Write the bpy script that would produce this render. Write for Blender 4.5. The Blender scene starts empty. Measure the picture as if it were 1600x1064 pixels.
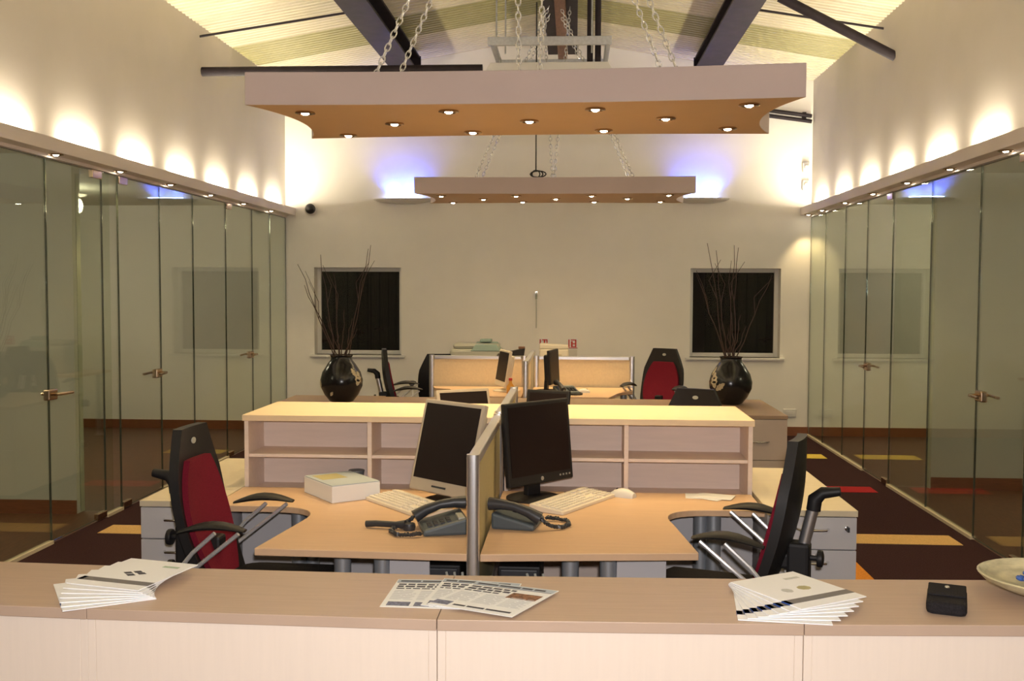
import bpy, math, random
from mathutils import Vector, Matrix
random.seed(7)
PI = math.pi
R = math.radians
C = bpy.context.scene.collection
S = bpy.context.scene

# ------------------------------------------------------------------ camera
yaw, pitch, roll = 0.0607, 0.0494, 0.0037
fw = Vector((-math.sin(yaw)*math.cos(pitch), math.cos(yaw)*math.cos(pitch), -math.sin(pitch)))
rt = Vector((math.cos(yaw), math.sin(yaw), 0)); up = rt.cross(fw)
rt2 = rt*math.cos(roll)+up*math.sin(roll); up2 = up*math.cos(roll)-rt*math.sin(roll)
cam = bpy.data.objects.new('camera', bpy.data.cameras.new('camera')); C.objects.link(cam)
cam.matrix_world = Matrix(((rt2.x, up2.x, -fw.x, 0), (rt2.y, up2.y, -fw.y, 0), (rt2.z, up2.z, -fw.z, 1.65), (0, 0, 0, 1)))
cam.data.sensor_width = 36; cam.data.lens = 36*1607.9/1600; cam.data.clip_start = .05
S.camera = cam

# ------------------------------------------------------------------ world, exposure
w = bpy.data.worlds.new('night'); S.world = w; w.use_nodes = True
w.node_tree.nodes['Background'].inputs[0].default_value = (.003, .003, .004, 1)
w.node_tree.nodes['Background'].inputs[1].default_value = 1.0
S.view_settings.view_transform = 'Standard'; S.view_settings.look = 'None'
S.view_settings.exposure = 0.85; S.view_settings.gamma = 1.0
try: S.view_settings.use_curve_mapping = False
except Exception: pass

# light levels
WARM = (1.0, .73, .36); CREAM = (1.0, .88, .67); AMBER = (1.0, .62, .30)
P_LAMP = 9.4; P_SPILL = 6.2; P_UP = 8.0; P_DOWN = 12.0; P_FLASH = 160.0; P_BLUE = 15.0; P_OFFICE = 13.5

def light(name, kind, loc, energy, color, size=.02, spot=None, blend=.5, direction=(0, 0, -1), parent=None):
    d = bpy.data.lights.new(name, kind); d.energy = energy; d.color = color
    if kind == 'AREA': d.size = size
    else: d.shadow_soft_size = size
    if spot: d.spot_size = spot; d.spot_blend = blend
    o = bpy.data.objects.new(name, d); C.objects.link(o); o.location = loc
    o.rotation_euler = Vector(direction).to_track_quat('-Z', 'Y').to_euler()
    o.parent = parent
    return o
# the flash of the photographer's camera
light('camera_flash', 'SPOT', (.03, -.02, 1.74), P_FLASH, (1.0, .94, .93), .025, R(105), .5, fw)

# ------------------------------------------------------------------ dimensions of the room
XL, XR, D, ZG = -3.363, 2.655, 11.842, 2.478
Z0, ZE, ZR, XRG = 2.50, 4.0, 4.515, -.34
Y0 = -2.5
OXL, OXR, ZO = -6.9, 6.2, 2.62
DK = .73
XD = -.345

# ------------------------------------------------------------------ materials
MT = {}
def mat(name, col, rough=.5, metal=0., noise=0., nscale=30., bump=0., bscale=200., spec=.5, emit=None, estr=0., stretch=None, coat=0.):
    m = bpy.data.materials.new(name); m.use_nodes = True
    nt = m.node_tree; b = nt.nodes['Principled BSDF']
    b.inputs['Base Color'].default_value = (*col, 1); b.inputs['Roughness'].default_value = rough
    b.inputs['Metallic'].default_value = metal; b.inputs['Specular IOR Level'].default_value = spec
    b.inputs['Coat Weight'].default_value = coat
    if emit: b.inputs['Emission Color'].default_value = (*emit, 1); b.inputs['Emission Strength'].default_value = estr
    if noise or bump:
        tc = nt.nodes.new('ShaderNodeTexCoord'); mp = nt.nodes.new('ShaderNodeMapping')
        nt.links.new(tc.outputs['Object'], mp.inputs[0])
        if stretch: mp.inputs['Scale'].default_value = stretch
    if noise:
        n = nt.nodes.new('ShaderNodeTexNoise'); n.inputs['Scale'].default_value = nscale; n.inputs['Detail'].default_value = 4
        nt.links.new(mp.outputs[0], n.inputs['Vector'])
        r = nt.nodes.new('ShaderNodeValToRGB')
        r.color_ramp.elements[0].position = .3; r.color_ramp.elements[1].position = .7
        r.color_ramp.elements[0].color = (*[max(0, c*(1-noise)) for c in col], 1)
        r.color_ramp.elements[1].color = (*[min(1, c*(1+noise)) for c in col], 1)
        nt.links.new(n.outputs[0], r.inputs[0]); nt.links.new(r.outputs[0], b.inputs['Base Color'])
    if bump:
        n2 = nt.nodes.new('ShaderNodeTexNoise'); n2.inputs['Scale'].default_value = bscale; n2.inputs['Detail'].default_value = 3
        nt.links.new(mp.outputs[0], n2.inputs['Vector'])
        bp = nt.nodes.new('ShaderNodeBump'); bp.inputs['Strength'].default_value = bump; bp.inputs['Distance'].default_value = .002
        nt.links.new(n2.outputs[0], bp.inputs['Height']); nt.links.new(bp.outputs[0], b.inputs['Normal'])
    MT[name] = m; return m

mat('wall', (.68, .63, .56), .85, noise=.02, nscale=3, bump=.15, bscale=90)  # side wall paint, darkened to offset the strong uplighting
mat('wall_brightened', (.89, .86, .80), .85, noise=.02, nscale=3, bump=.15, bscale=90)  # same paint as the side walls, extra brightness put into the colour
mat('office_wall', (.60, .60, .52), .85, noise=.02, nscale=3)
mat('ledge', (.84, .76, .70), .6)
mat('roof', (.70, .64, .46), .38, noise=.04, nscale=5)
mat('rooflight', (.40, .37, .17), .35, noise=.08, nscale=8)
mat('beam', (.024, .017, .021), .6, spec=.25, noise=.3, nscale=8)
mat('ridge_wood', (.16, .075, .04), .6, noise=.25, nscale=10, stretch=(8, 1, 8))
mat('carpet', (.040, .017, .018), .95, noise=.35, nscale=120, bump=.6, bscale=350, spec=.1)
mat('carpet_tan', (.62, .40, .16), .95, noise=.15, nscale=120, bump=.5, bscale=350, spec=.1)
mat('carpet_yellow', (.70, .52, .10), .95, noise=.15, nscale=120, bump=.5, bscale=350, spec=.1)
mat('carpet_red', (.34, .02, .025), .95, noise=.15, nscale=120, bump=.5, bscale=350, spec=.1)
mat('carpet_orange', (.62, .24, .04), .95, noise=.15, nscale=120, bump=.5, bscale=350, spec=.1)
mat('office_floor', (.19, .085, .042), .42, noise=.2, nscale=9, stretch=(6, 1, 1))
mat('skirting', (.24, .085, .035), .45, noise=.15, nscale=12, stretch=(1, 1, 10))
mat('maple', (.68, .46, .29), .42, noise=.045, nscale=6, stretch=(1, 14, 1), spec=.4)
mat('maple_counter_dimmed', (.47, .34, .25), .42, noise=.045, nscale=6, stretch=(1, 14, 1), spec=.4)  # same laminate as the counter front, top darkened for its weaker light
mat('maple_lamplit', (.84, .66, .43), .42, noise=.03, nscale=6, stretch=(1, 14, 1), spec=.4)  # maple lightened for the shelf tops, lamp light put into the colour
mat('maple_front', (.77, .65, .54), .45, noise=.014, nscale=7, stretch=(14, 14, .8), spec=.4)
mat('maple_shelf', (.80, .66, .57), .5, noise=.035, nscale=6, stretch=(1, 10, 10), spec=.35)
mat('shaded_top', (.40, .27, .17), .45, noise=.08, nscale=6, stretch=(1, 12, 1))  # pale cabinet tops coloured brown, standing in for the dim light there
mat('grey_laminate', (.56, .54, .55), .5, noise=.02, nscale=5)
mat('beige_laminate', (.56, .45, .36), .5, noise=.03, nscale=5)
mat('cream_top', (.68, .59, .42), .45, noise=.03, nscale=6, stretch=(1, 10, 1))
mat('alu', (.72, .72, .74), .32, .9)
mat('chrome', (.80, .80, .80), .16, 1.)
mat('steel_leg', (.46, .49, .53), .38, .6)
mat('rod', (.78, .77, .77), .3, .55)
mat('chain', (.84, .83, .80), .25, .6)
mat('bronze', (.55, .40, .27), .25, 1.)
mat('zinc', (.60, .62, .64), .4, .7, noise=.1, nscale=40)
mat('screen_fabric', (.82, .68, .48), .8, noise=.04, nscale=60)
mat('screen_olive', (.50, .44, .24), .6, noise=.04, nscale=60)
mat('black_plastic', (.014, .013, .014), .5, spec=.35)
mat('black_fabric', (.014, .012, .013), .9, noise=.4, nscale=300, bump=.4, bscale=500, spec=.2)
mat('red_fabric', (.17, .008, .022), .9, noise=.2, nscale=250, bump=.4, bscale=500, spec=.2)
mat('screen_black', (.012, .006, .006), .45, spec=.2)
mat('silver_plastic', (.52, .45, .36), .38, .15)
mat('ivory_plastic', (.78, .70, .57), .45)
mat('key', (.82, .76, .66), .5)
mat('phone_dark', (.035, .036, .042), .4)
mat('phone_blue', (.075, .095, .11), .4)
mat('paper', (.84, .84, .85), .7)
mat('newsprint', (.80, .80, .78), .8, noise=.02, nscale=40)
mat('paper_warm', (.70, .66, .58), .6)
mat('ink', (.045, .045, .06), .7)
mat('ink_pale', (.52, .52, .50), .8)
mat('ink_blue', (.02, .07, .30), .6)
mat('ink_masthead', (.42, .48, .55), .7)
mat('ink_slate', (.15, .14, .145), .5)
mat('ink_green', (.38, .50, .38), .7)
mat('ink_olive', (.42, .38, .20), .7)
mat('ink_photo', (.22, .10, .05), .7, noise=.6, nscale=120)
mat('ink_picture', (.16, .17, .24), .7, noise=.5, nscale=150)
mat('vase', (.012, .011, .012), .2)
mat('vase_leaf', (.55, .46, .30), .5, noise=.2, nscale=60)
mat('twig', (.065, .035, .025), .8)
mat('white_plastic', (.78, .76, .72), .45)
mat('grey_plastic', (.46, .46, .40), .5)
mat('teal_plastic', (.26, .36, .33), .5)
mat('bowl', (.50, .45, .28), .3, noise=.25, nscale=25, stretch=(1, 1, 6))
mat('blue_sweet', (.04, .10, .36), .25)
mat('red_sign', (.55, .03, .03), .5)
mat('frame_white', (.80, .78, .74), .5)
mat('lamp_side', (.54, .44, .42), .55, noise=.02, nscale=5)
mat('lamp_under_warmed', (.66, .46, .28), .55, noise=.02, nscale=5)  # underside tinted orange in place of warm bounce from the desks
mat('bulb', (1, 1, 1), .5, emit=(1, .86, .66), estr=30.)
mat('bulb_dim', (1, 1, 1), .5, emit=(1, .78, .5), estr=9.)
mat('blue_tube', (1, 1, 1), .5, emit=(.35, .5, 1), estr=14.)
mat('cup', (.16, .17, .18), .35)
mat('cable', (.02, .02, .02), .6)
mat('amber', (.75, .36, .05), .5)

def glass_mat(name, tint, f0=.05, edge=False):
    m = bpy.data.materials.new(name); m.use_nodes = True; nt = m.node_tree; nt.nodes.clear()
    out = nt.nodes.new('ShaderNodeOutputMaterial'); mix = nt.nodes.new('ShaderNodeMixShader')
    tr = nt.nodes.new('ShaderNodeBsdfTransparent'); gl = nt.nodes.new('ShaderNodeBsdfGlossy')
    tr.inputs[0].default_value = (*tint, 1); gl.inputs['Roughness'].default_value = 0.0; gl.inputs[0].default_value = (.95, 1, .94, 1)
    lw = nt.nodes.new('ShaderNodeLayerWeight'); lw.inputs[0].default_value = .5
    pw = nt.nodes.new('ShaderNodeMath'); pw.operation = 'POWER'; pw.inputs[1].default_value = 5
    ml = nt.nodes.new('ShaderNodeMath'); ml.operation = 'MULTIPLY_ADD'; ml.inputs[1].default_value = 1-f0; ml.inputs[2].default_value = f0
    nt.links.new(lw.outputs['Facing'], pw.inputs[0]); nt.links.new(pw.outputs[0], ml.inputs[0])
    nt.links.new(ml.outputs[0], mix.inputs[0]); nt.links.new(tr.outputs[0], mix.inputs[1]); nt.links.new(gl.outputs[0], mix.inputs[2])
    nt.links.new(mix.outputs[0], out.inputs[0]); MT[name] = m
glass_mat('glass', (.93, .955, .91)); glass_mat('night_glass', (.55, .5, .45), .06)
mat('glass_edge', (.16, .19, .15), .04, .6)

# ------------------------------------------------------------------ mesh builder
class B:
    def __init__(s): s.v = []; s.f = []; s.m = []
    def add(s, vs, fs, m=0):
        n = len(s.v); s.v += [tuple(v) for v in vs]
        for f in fs: s.f.append(tuple(i+n for i in f)); s.m.append(m)
        return s
    def box(s, x0, x1, y0, y1, z0, z1, m=0):
        return s.add([(x0,y0,z0),(x1,y0,z0),(x1,y1,z0),(x0,y1,z0),(x0,y0,z1),(x1,y0,z1),(x1,y1,z1),(x0,y1,z1)],
                     [(0,3,2,1),(4,5,6,7),(0,1,5,4),(1,2,6,5),(2,3,7,6),(3,0,4,7)], m)
    def obox(s, c, sz, M, m=0):
        a, b, d = [q/2 for q in sz]; c = Vector(c)
        vs = [c+M@Vector(q) for q in ((-a,-b,-d),(a,-b,-d),(a,b,-d),(-a,b,-d),(-a,-b,d),(a,-b,d),(a,b,d),(-a,b,d))]
        return s.add(vs, [(0,3,2,1),(4,5,6,7),(0,1,5,4),(1,2,6,5),(2,3,7,6),(3,0,4,7)], m)
    def prism(s, poly, a, b, axis='z', mside=0, mlow=0, mhigh=0):
        n = len(poly)
        if axis == 'z': P = lambda q, h: (q[0], q[1], h)
        elif axis == 'y': P = lambda q, h: (q[0], h, q[1])
        else: P = lambda q, h: (h, q[0], q[1])
        vs = [P(q, a) for q in poly]+[P(q, b) for q in poly]
        k = len(s.v); s.v += vs
        s.f.append(tuple(k+i for i in reversed(range(n)))); s.m.append(mlow)
        s.f.append(tuple(k+n+i for i in range(n))); s.m.append(mhigh)
        for i in range(n):
            j = (i+1) % n; s.f.append((k+i, k+j, k+n+j, k+n+i)); s.m.append(mside)
        return s
    def tube(s, path, r, n=8, m=0, close=False, cap=True):
        path = [Vector(q) for q in path]; k = len(path); base = len(s.v)
        rr = r if isinstance(r, (list, tuple)) else [r]*k
        prev = None
        for i, q in enumerate(path):
            if close: t = path[(i+1) % k]-path[i-1]
            else: t = path[min(i+1, k-1)]-path[max(i-1, 0)]
            t.normalize()
            if prev is None:
                a = Vector((0, 0, 1)) if abs(t.z) < .9 else Vector((1, 0, 0)); u = t.cross(a).normalized()
            else:
                u = prev-t*prev.dot(t); u.normalize()
            prev = u; w_ = t.cross(u)
            for j in range(n):
                a = 2*PI*j/n; s.v.append(tuple(q+(u*math.cos(a)+w_*math.sin(a))*rr[i]))
        for i in range(k if close else k-1):
            for j in range(n):
                a = base+i*n+j; b = base+i*n+(j+1) % n; c = base+((i+1) % k)*n+(j+1) % n; d = base+((i+1) % k)*n+j
                s.f.append((a, b, c, d)); s.m.append(m)
        if cap and not close:
            s.f.append(tuple(base+j for j in reversed(range(n)))); s.m.append(m)
            s.f.append(tuple(base+(k-1)*n+j for j in range(n))); s.m.append(m)
        return s
    def lathe(s, prof, n=24, c=(0, 0, 0), m=0, M=None):
        base = len(s.v); k = len(prof); c = Vector(c)
        for (r, z) in prof:
            for j in range(n):
                q = Vector((r*math.cos(2*PI*j/n), r*math.sin(2*PI*j/n), z))
                s.v.append(tuple(c+(M@q if M else q)))
        for i in range(k-1):
            for j in range(n):
                s.f.append((base+i*n+j, base+i*n+(j+1) % n, base+(i+1)*n+(j+1) % n, base+(i+1)*n+j)); s.m.append(m)
        s.f.append(tuple(base+j for j in reversed(range(n)))); s.m.append(m)
        s.f.append(tuple(base+(k-1)*n+j for j in range(n))); s.m.append(m)
        return s
    def loft(s, rings, m=0):
        base = len(s.v); n = len(rings[0]); k = len(rings)
        for rg in rings: s.v += [tuple(q) for q in rg]
        for i in range(k-1):
            for j in range(n):
                s.f.append((base+i*n+j, base+i*n+(j+1) % n, base+(i+1)*n+(j+1) % n, base+(i+1)*n+j)); s.m.append(m)
        s.f.append(tuple(base+j for j in reversed(range(n)))); s.m.append(m)
        s.f.append(tuple(base+(k-1)*n+j for j in range(n))); s.m.append(m)
        return s
    def mesh(s, name, mats, smooth=False):
        me = bpy.data.meshes.new(name); me.from_pydata(s.v, [], s.f)
        for q in ([mats] if isinstance(mats, str) else mats): me.materials.append(MT[q])
        me.polygons.foreach_set('material_index', s.m)
        if smooth:
            me.polygons.foreach_set('use_smooth', [True]*len(s.f)); me.set_sharp_from_angle(angle=R(38))
        me.update(); return me
    def build(s, name, mats, parent=None, bevel=0, smooth=False, loc=(0, 0, 0), rotz=0):
        o = bpy.data.objects.new(name, s.mesh(name, mats, smooth)); C.objects.link(o)
        o.parent = parent; o.location = loc; o.rotation_euler = (0, 0, rotz)
        if bevel:
            bv = o.modifiers.new('bevel', 'BEVEL'); bv.width = bevel; bv.segments = 2; bv.limit_method = 'ANGLE'; bv.angle_limit = R(40)
        return o

def tag(o, label, cat, group=None):
    o['label'] = label; o['category'] = cat
    if group: o['group'] = group
    return o
def thing(name, label, cat, loc=(0, 0, 0), rotz=0, group=None):
    o = bpy.data.objects.new(name, None); C.objects.link(o); o.location = loc; o.rotation_euler = (0, 0, rotz)
    o.empty_display_size = .1
    return tag(o, label, cat, group)
def struct(o): o['kind'] = 'structure'; return o
def share(name, me, parent, loc=(0, 0, 0), rot=(0, 0, 0)):
    o = bpy.data.objects.new(name, me); C.objects.link(o); o.parent = parent; o.location = loc; o.rotation_euler = rot; return o
def dup(root, loc, rotz, label, group=None, parent=None):
    r = root.copy(); C.objects.link(r); r.location = loc; r.rotation_euler = (0, 0, rotz); r['label'] = label
    if group: r['group'] = group
    for ch in list(root.children):
        c = ch.copy(); C.objects.link(c); c.parent = r
        for g in list(ch.children):
            d = g.copy(); C.objects.link(d); d.parent = c
    return r
RZ = lambda a: Matrix.Rotation(a, 3, 'Z')
RX = lambda a: Matrix.Rotation(a, 3, 'X')
RY = lambda a: Matrix.Rotation(a, 3, 'Y')
ORD = ['first', 'second', 'third', 'fourth', 'fifth', 'sixth', 'seventh', 'eighth', 'ninth', 'tenth', 'eleventh', 'twelfth', 'thirteenth', 'fourteenth']
def rrect(w, h, r, n=4):
    p = []
    for cx, cy, a0 in ((w/2-r, h/2-r, 0), (-w/2+r, h/2-r, 90), (-w/2+r, -h/2+r, 180), (w/2-r, -h/2+r, 270)):
        for i in range(n+1):
            a = R(a0+90*i/n); p.append((cx+r*math.cos(a), cy+r*math.sin(a)))
    return p

# ================================================================== STRUCTURE
floor = struct(B().box(XL, XR, Y0, D, -.12, 0).build('floor', 'carpet'))
def strip(x0, x1, y0, y1, m): B().box(x0, x1, y0, y1, -.002, .003).build('carpet_strip', m, floor)
strip(1.60, 2.53, 6.78, 7.04, 'carpet_tan'); strip(1.9, 2.49, 8.52, 8.76, 'carpet_red'); strip(1.9, 2.49, 10.22, 10.48, 'carpet_yellow')
strip(-3.20, -2.3, 6.68, 6.92, 'carpet_tan'); strip(-3.2, -2.6, 10.02, 10.26, 'carpet_yellow'); strip(-3.2, -2.6, 8.3, 8.54, 'carpet_red')
strip(1.45, 1.72, 5.5, 6.30, 'carpet_orange')
struct(B().box(OXL, XL, Y0, D, -.12, 0).build('floor_left_office', 'office_floor'))
struct(B().box(XR, OXR, Y0, D, -.12, 0).build('floor_right_office', 'office_floor'))

# back wall with two window openings and the gable
WL = (-3.03, -2.01, .885, 1.90); WR = (1.315, 2.33, .885, 1.90)
b = B(); T = .35
b.prism([(OXL, 0), (OXR, 0), (OXR, .885), (OXL, .885)], D, D+T, 'y')
for x0, x1 in ((OXL, WL[0]), (WL[1], WR[0]), (WR[1], OXR)): b.prism([(x0, .885), (x1, .885), (x1, 1.90), (x0, 1.90)], D, D+T, 'y')
b.prism([(OXL, 1.90), (OXR, 1.90), (OXR, ZO+.1), (OXL, ZO+.1)], D, D+T, 'y')
b.prism([(XL-.15, ZO+.1), (XR+.15, ZO+.1), (XR+.15, ZE+.1), (XRG, ZR+.15), (XL-.15, ZE+.1)], D, D+T, 'y')
struct(b.build('wall_back', 'wall_brightened'))
struct(B().box(XL+.0, XR, D-.018, D, 0, .10).build('baseboard_back', 'skirting'))
struct(B().box(OXL, XL-.02, D-.018, D, 0, .10).build('baseboard_left_office', 'skirting'))
struct(B().box(XR+.02, OXR, D-.018, D, 0, .10).build('baseboard_right_office', 'skirting'))
for i, (x0, x1, z0, z1) in enumerate((WL, WR)):
    e = bpy.data.objects.new('window_%d' % (i+1), None); C.objects.link(e); e.location = ((x0+x1)/2, D+.17, z0); struct(e)
    hw = (x1-x0)/2; h = z1-z0; f = .045
    fr = B()
    for q in ((-hw, -hw+f, 0, h), (hw-f, hw, 0, h), (-hw+f, hw-f, 0, f), (-hw+f, hw-f, h-f, h)): fr.box(q[0], q[1], -.03, .03, q[2], q[3])
    fr.build('window_frame', 'frame_white', e, .004)
    B().box(-hw+f, hw-f, -.006, .006, f, h-f).build('pane', 'night_glass', e)
    B().box(-hw-.05, hw+.05, -.21, -.03, -.028, 0).build('window_sill', 'frame_white', e, .004)

# upper side walls and ledges
for side, X, sgn in (('left', XL, -1), ('right', XR, 1)):
    x0, x1 = sorted((X, X+sgn*.15))
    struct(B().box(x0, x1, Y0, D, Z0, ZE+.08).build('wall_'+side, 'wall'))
    x0, x1 = sorted((X, X-sgn*.12))
    bb = B().prism([(X, Z0), (X-sgn*.12, Z0), (X-sgn*.12, Z0+.086), (X-sgn*.106, Z0+.086), (X-sgn*.106, Z0+.012), (X, Z0+.012)], Y0, D, 'y')
    struct(bb.build('trim_1' if sgn < 0 else 'trim_2', 'ledge', None, .003))
    x0, x1 = sorted((X-sgn*.02, X+sgn*.03))
    struct(B().box(x0, x1, Y0, D, ZG, Z0).build('trim_3' if sgn < 0 else 'trim_4', 'ledge'))
struct(B().box(OXL, OXR, Y0-.2, Y0, 0, ZR).build('wall_front', 'wall'))

# roof: slab and corrugated sheets
ceil = struct(B().prism([(XL-.15, ZE+.05), (XRG, ZR+.10), (XR+.15, ZE+.05), (XR+.15, ZE+.2), (XRG, ZR+.25), (XL-.15, ZE+.2)], Y0, D, 'y').build('ceiling', 'roof'))
def sheet(x0, z0, x1, z1, ya, yb, m):
    n = max(1, round((yb-ya)/.08)); p = (yb-ya)/n; prof = []
    for i in range(n):
        y = ya+i*p
        prof += [(y, 0), (y+p*.42, 0), (y+p*.55, .022), (y+p*.87, .022)]
    prof.append((yb-.002, 0))
    k = len(prof); vs = []
    for x, z in ((x0, z0), (x1, z1)): vs += [(x, y, z+h) for y, h in prof]
    for x, z in ((x0, z0), (x1, z1)): vs += [(x, ya, z+.045), (x, yb-.002, z+.045)]
    fs = [(i, i+1, k+i+1, k+i) for i in range(k-1)]
    fs += [(2*k, 2*k+2, 2*k+3, 2*k+1), tuple(list(range(k))+[2*k+1, 2*k]), tuple([k+i for i in reversed(range(k))]+[2*k+2, 2*k+3])]
    B().add(vs, fs).build('roof_sheet', m, ceil)
ys = [D-.242-.8*i for i in range(14)]
edges = [11.60, 10.80, 10.0]+[10.0-.8*i for i in range(1, 12)]
allY = [D]+edges
for i in range(len(allY)-1):
    ya, yb = allY[i+1], allY[i]
    m = 'rooflight' if abs(ya-10.0) < .01 or abs(ya-5.2) < .01 else 'roof'
    zz = ZE
    sheet(XL, ZE, XRG-.002, ZR, ya, yb, m); sheet(XR, ZE, XRG+.002, ZR, ya, yb, m)

# steel beams along the roof
def roofz(x): return ZE+(ZR-ZE)*((x-XL)/(XRG-XL) if x < XRG else (XR-x)/(XR-XRG))
def ibeam(name, x, zb, wd, y0, y1, label, m='beam'):
    e = thing(name, label, 'beam', (x, y1, zb))
    h = roofz(x)-.01-zb; L = y0-y1
    zt = min(roofz(x-wd/2), roofz(x+wd/2))-.012-zb
    if abs(x-XRG) > 1: pass
    B().box(-wd/2, wd/2, L, 0, 0, .022).build('bottom_flange', m, e)
    B().box(-.014, .014, L, 0, .022, zt-.02).build('web', m, e)
    B().box(-wd/2, wd/2, L, 0, zt-.02, zt).build('top_flange', m, e)
    B().box(-wd/2-.01, wd/2+.01, 0, .02, -.02, zt).build('end_plate', m, e)
    return e
ibeam('roof_beam', -1.86, 4.02, .27, 3.2, 11.42, 'dark steel roof beam running to the back wall left of the ridge')
ibeam('roof_beam', 1.42, 4.03, .27, 3.2, 11.42, 'dark steel roof beam running to the back wall right of the ridge')
e = thing('ridge_beam', 'dark ridge beam with brown timber core under the roof peak', 'beam', (-.15, 11.5, 4.24))
B().box(-.16, -.055, -8.4, 0, 0, .20).build('steel_side', 'beam', e); B().box(.055, .16, -8.4, 0, 0, .20).build('steel_side', 'beam', e)
B().box(-.05, .05, -8.4, .05, -.05, .22).build('timber_core', 'ridge_wood', e)
# ties, conduits, brace
tag(B().tube([(XL-.01, 9.19, 3.60), (-.83, 9.19, 3.60)], .042, 12).build('conduit_bar', 'beam', smooth=True), 'thick black bar from the left wall behind the near lamp', 'bar')
tag(B().tube([(XR+.01, 8.9, 3.61), (1.70, 8.9, 4.115)], .042, 12).build('brace_bar', 'beam', smooth=True), 'thick black bar slanting up from the right wall to the roof', 'bar')
tag(B().tube([(XL-.01, 9.14, 3.90), (-1.99, 9.14, 4.10)], .011, 8).build('tie_rod', 'beam', smooth=True), 'thin black rod under the left roof slope', 'rod')
tag(B().tube([(XR+.01, 9.22, 3.92), (1.55, 9.22, 4.10)], .011, 8).build('tie_rod', 'beam', smooth=True), 'thin black rod under the right roof slope', 'rod')
e = thing('wall_bar', 'short black double bar high on the back wall in the right corner', 'bar', (2.3, D-.05, 3.60))
for dz in (-.03, .03): B().tube([(-.6, 0, .10+dz), (.33, 0, -.03+dz)], .022, 8).build('bar', 'beam', e, smooth=True)
for dx in (-.4, .25): B().box(dx-.02, dx+.02, .0, .05, -.02-dx*.14, .08-dx*.14).build('bracket', 'beam', e)

# offices behind the glass
for side, X, OX, sgn, yd, xs in (('left', XL, OXL, -1, 7.25, XL-.26), ('right', XR, OXR, 1, 8.72, XR+.32)):
    x0, x1 = sorted((xs, OX))
    struct(B().box(x0, x1, yd, yd+.12, 0, ZO).build('wall_%s_divider' % side, 'office_wall'))
    struct(B().box(x0, x1, yd-.018, yd, 0, .10).build('baseboard_%s_divider' % side, 'skirting'))
    a0, a1 = sorted((X+sgn*.012, xs))
    struct(B().box(a0, a1, yd+.05, yd+.06, .01, ZG).build('window_3' if sgn < 0 else 'window_4', 'glass'))
    x0, x1 = sorted((OX, OX+sgn*.15))
    struct(B().box(x0, x1, Y0, D, 0, ZO+.1).build('wall_%s_office' % side, 'office_wall'))
    x0, x1 = sorted((X+sgn*.15, OX))
    struct(B().box(x0, x1, Y0, D, ZO, ZO+.1).build('ceiling_%s_office' % side, 'office_wall'))

# glass walls: fixed panes and doors
JL = [3.0, 3.9, 4.75, 5.55, 6.38, 7.157, 7.415, 8.18, 8.91, 9.763, 10.574, 11.208, 11.835]
JR = [2.8, 3.7, 4.5, 5.35, 6.2, 6.95, 7.88, 8.81, 9.57, 10.33, 11.136, 11.835]
DL = {6.38: ('near', 7.157), 7.415: ('far', 7.415), 9.763: ('far', 9.763)}   # door start -> handle end, hinge y
DR = {6.2: 'far', 8.81: 'far'}
def pane_mesh(L, z0, z1):
    b = B().box(-.005, .005, .002, L-.002, z0, z1, 0)
    b.m = [1, 1, 1, 0, 1, 0]; return b
def rounded(o):
    bv = o.modifiers.new('bevel', 'BEVEL'); bv.width = .0035; bv.segments = 3; bv.material = 1; bv.limit_method = 'ANGLE'
    return o
def gpane(parent, x, ya, yb, z0, z1):
    return rounded(pane_mesh(yb-ya, z0, z1).build('glass_pane', ['glass', 'glass_edge'], parent, loc=(0, ya-parent.location.y, 0)))
def gdoor(x, ya, yb, handle_y, lever, label):
    """lever: +1 points to +y, -1 to -y; hinge sits on the other end from handle"""
    e = thing('glass_door', label, 'door', (x, ya, 0))
    L = yb-ya
    rounded(pane_mesh(L, .012, ZG-.006).build('glass_pane', ['glass', 'glass_edge'], e))
    hy = handle_y-ya
    lk = B().box(-.022, .022, min(hy, hy+lever*.10)-.03, max(hy, hy+lever*.10)-.02, .93, 1.0).build('lock_case', 'bronze', e, .008)
    for sx in (-1, 1):
        b = B(); b.tube([(sx*.02, hy+lever*.03, .968), (sx*.06, hy+lever*.03, .968), (sx*.065, hy+lever*.05, .968), (sx*.065, hy+lever*.19, .965)], .010, 8)
        b.build('lever', 'bronze', lk, smooth=True)
    hg = (L-.02 if lever > 0 else .02)
    a0, a1 = sorted((hg+lever*.01, hg-lever*.13))
    for z0, z1 in ((.008, .055), (ZG-.06, ZG-.004)):
        B().box(-.016, .016, a0, a1, z0, z1).build('patch_fitting', 'bronze', e, .004)
for side, X, J, doors in (('left', XL, JL, (6.38, 7.415, 9.763)), ('right', XR, JR, (6.2, 8.81))):
    part = thing('glass_partition', 'full height frameless glass partition along the %s side of the room' % side, 'partition', (X, J[0], 0))
    ch = []
    for i in range(len(J)-1):
        ya, yb = J[i], J[i+1]
        if ya in doors: continue
        gpane(part, X, ya, yb, .018, ZG-.004)
        B().box(-.018, .018, 0, yb-ya, 0, .022).build('floor_channel', 'cream_top', part, loc=(0, ya-J[0], 0))
gdoor(XL, 6.38, 7.157, 6.38, 1, 'glass door in the left partition nearest the counter with bronze lever')
gdoor(XL, 7.415, 8.18, 8.18, -1, 'glass door in the left partition, middle of the three levers')
gdoor(XL, 9.763, 10.574, 10.574, -1, 'glass door in the left partition nearest the back wall')
gdoor(XR, 6.2, 6.95, 6.95, -1, 'glass door in the right partition nearest the counter with bronze lever')
gdoor(XR, 8.81, 9.57, 9.57, -1, 'glass door in the right partition nearest the back wall')

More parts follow.
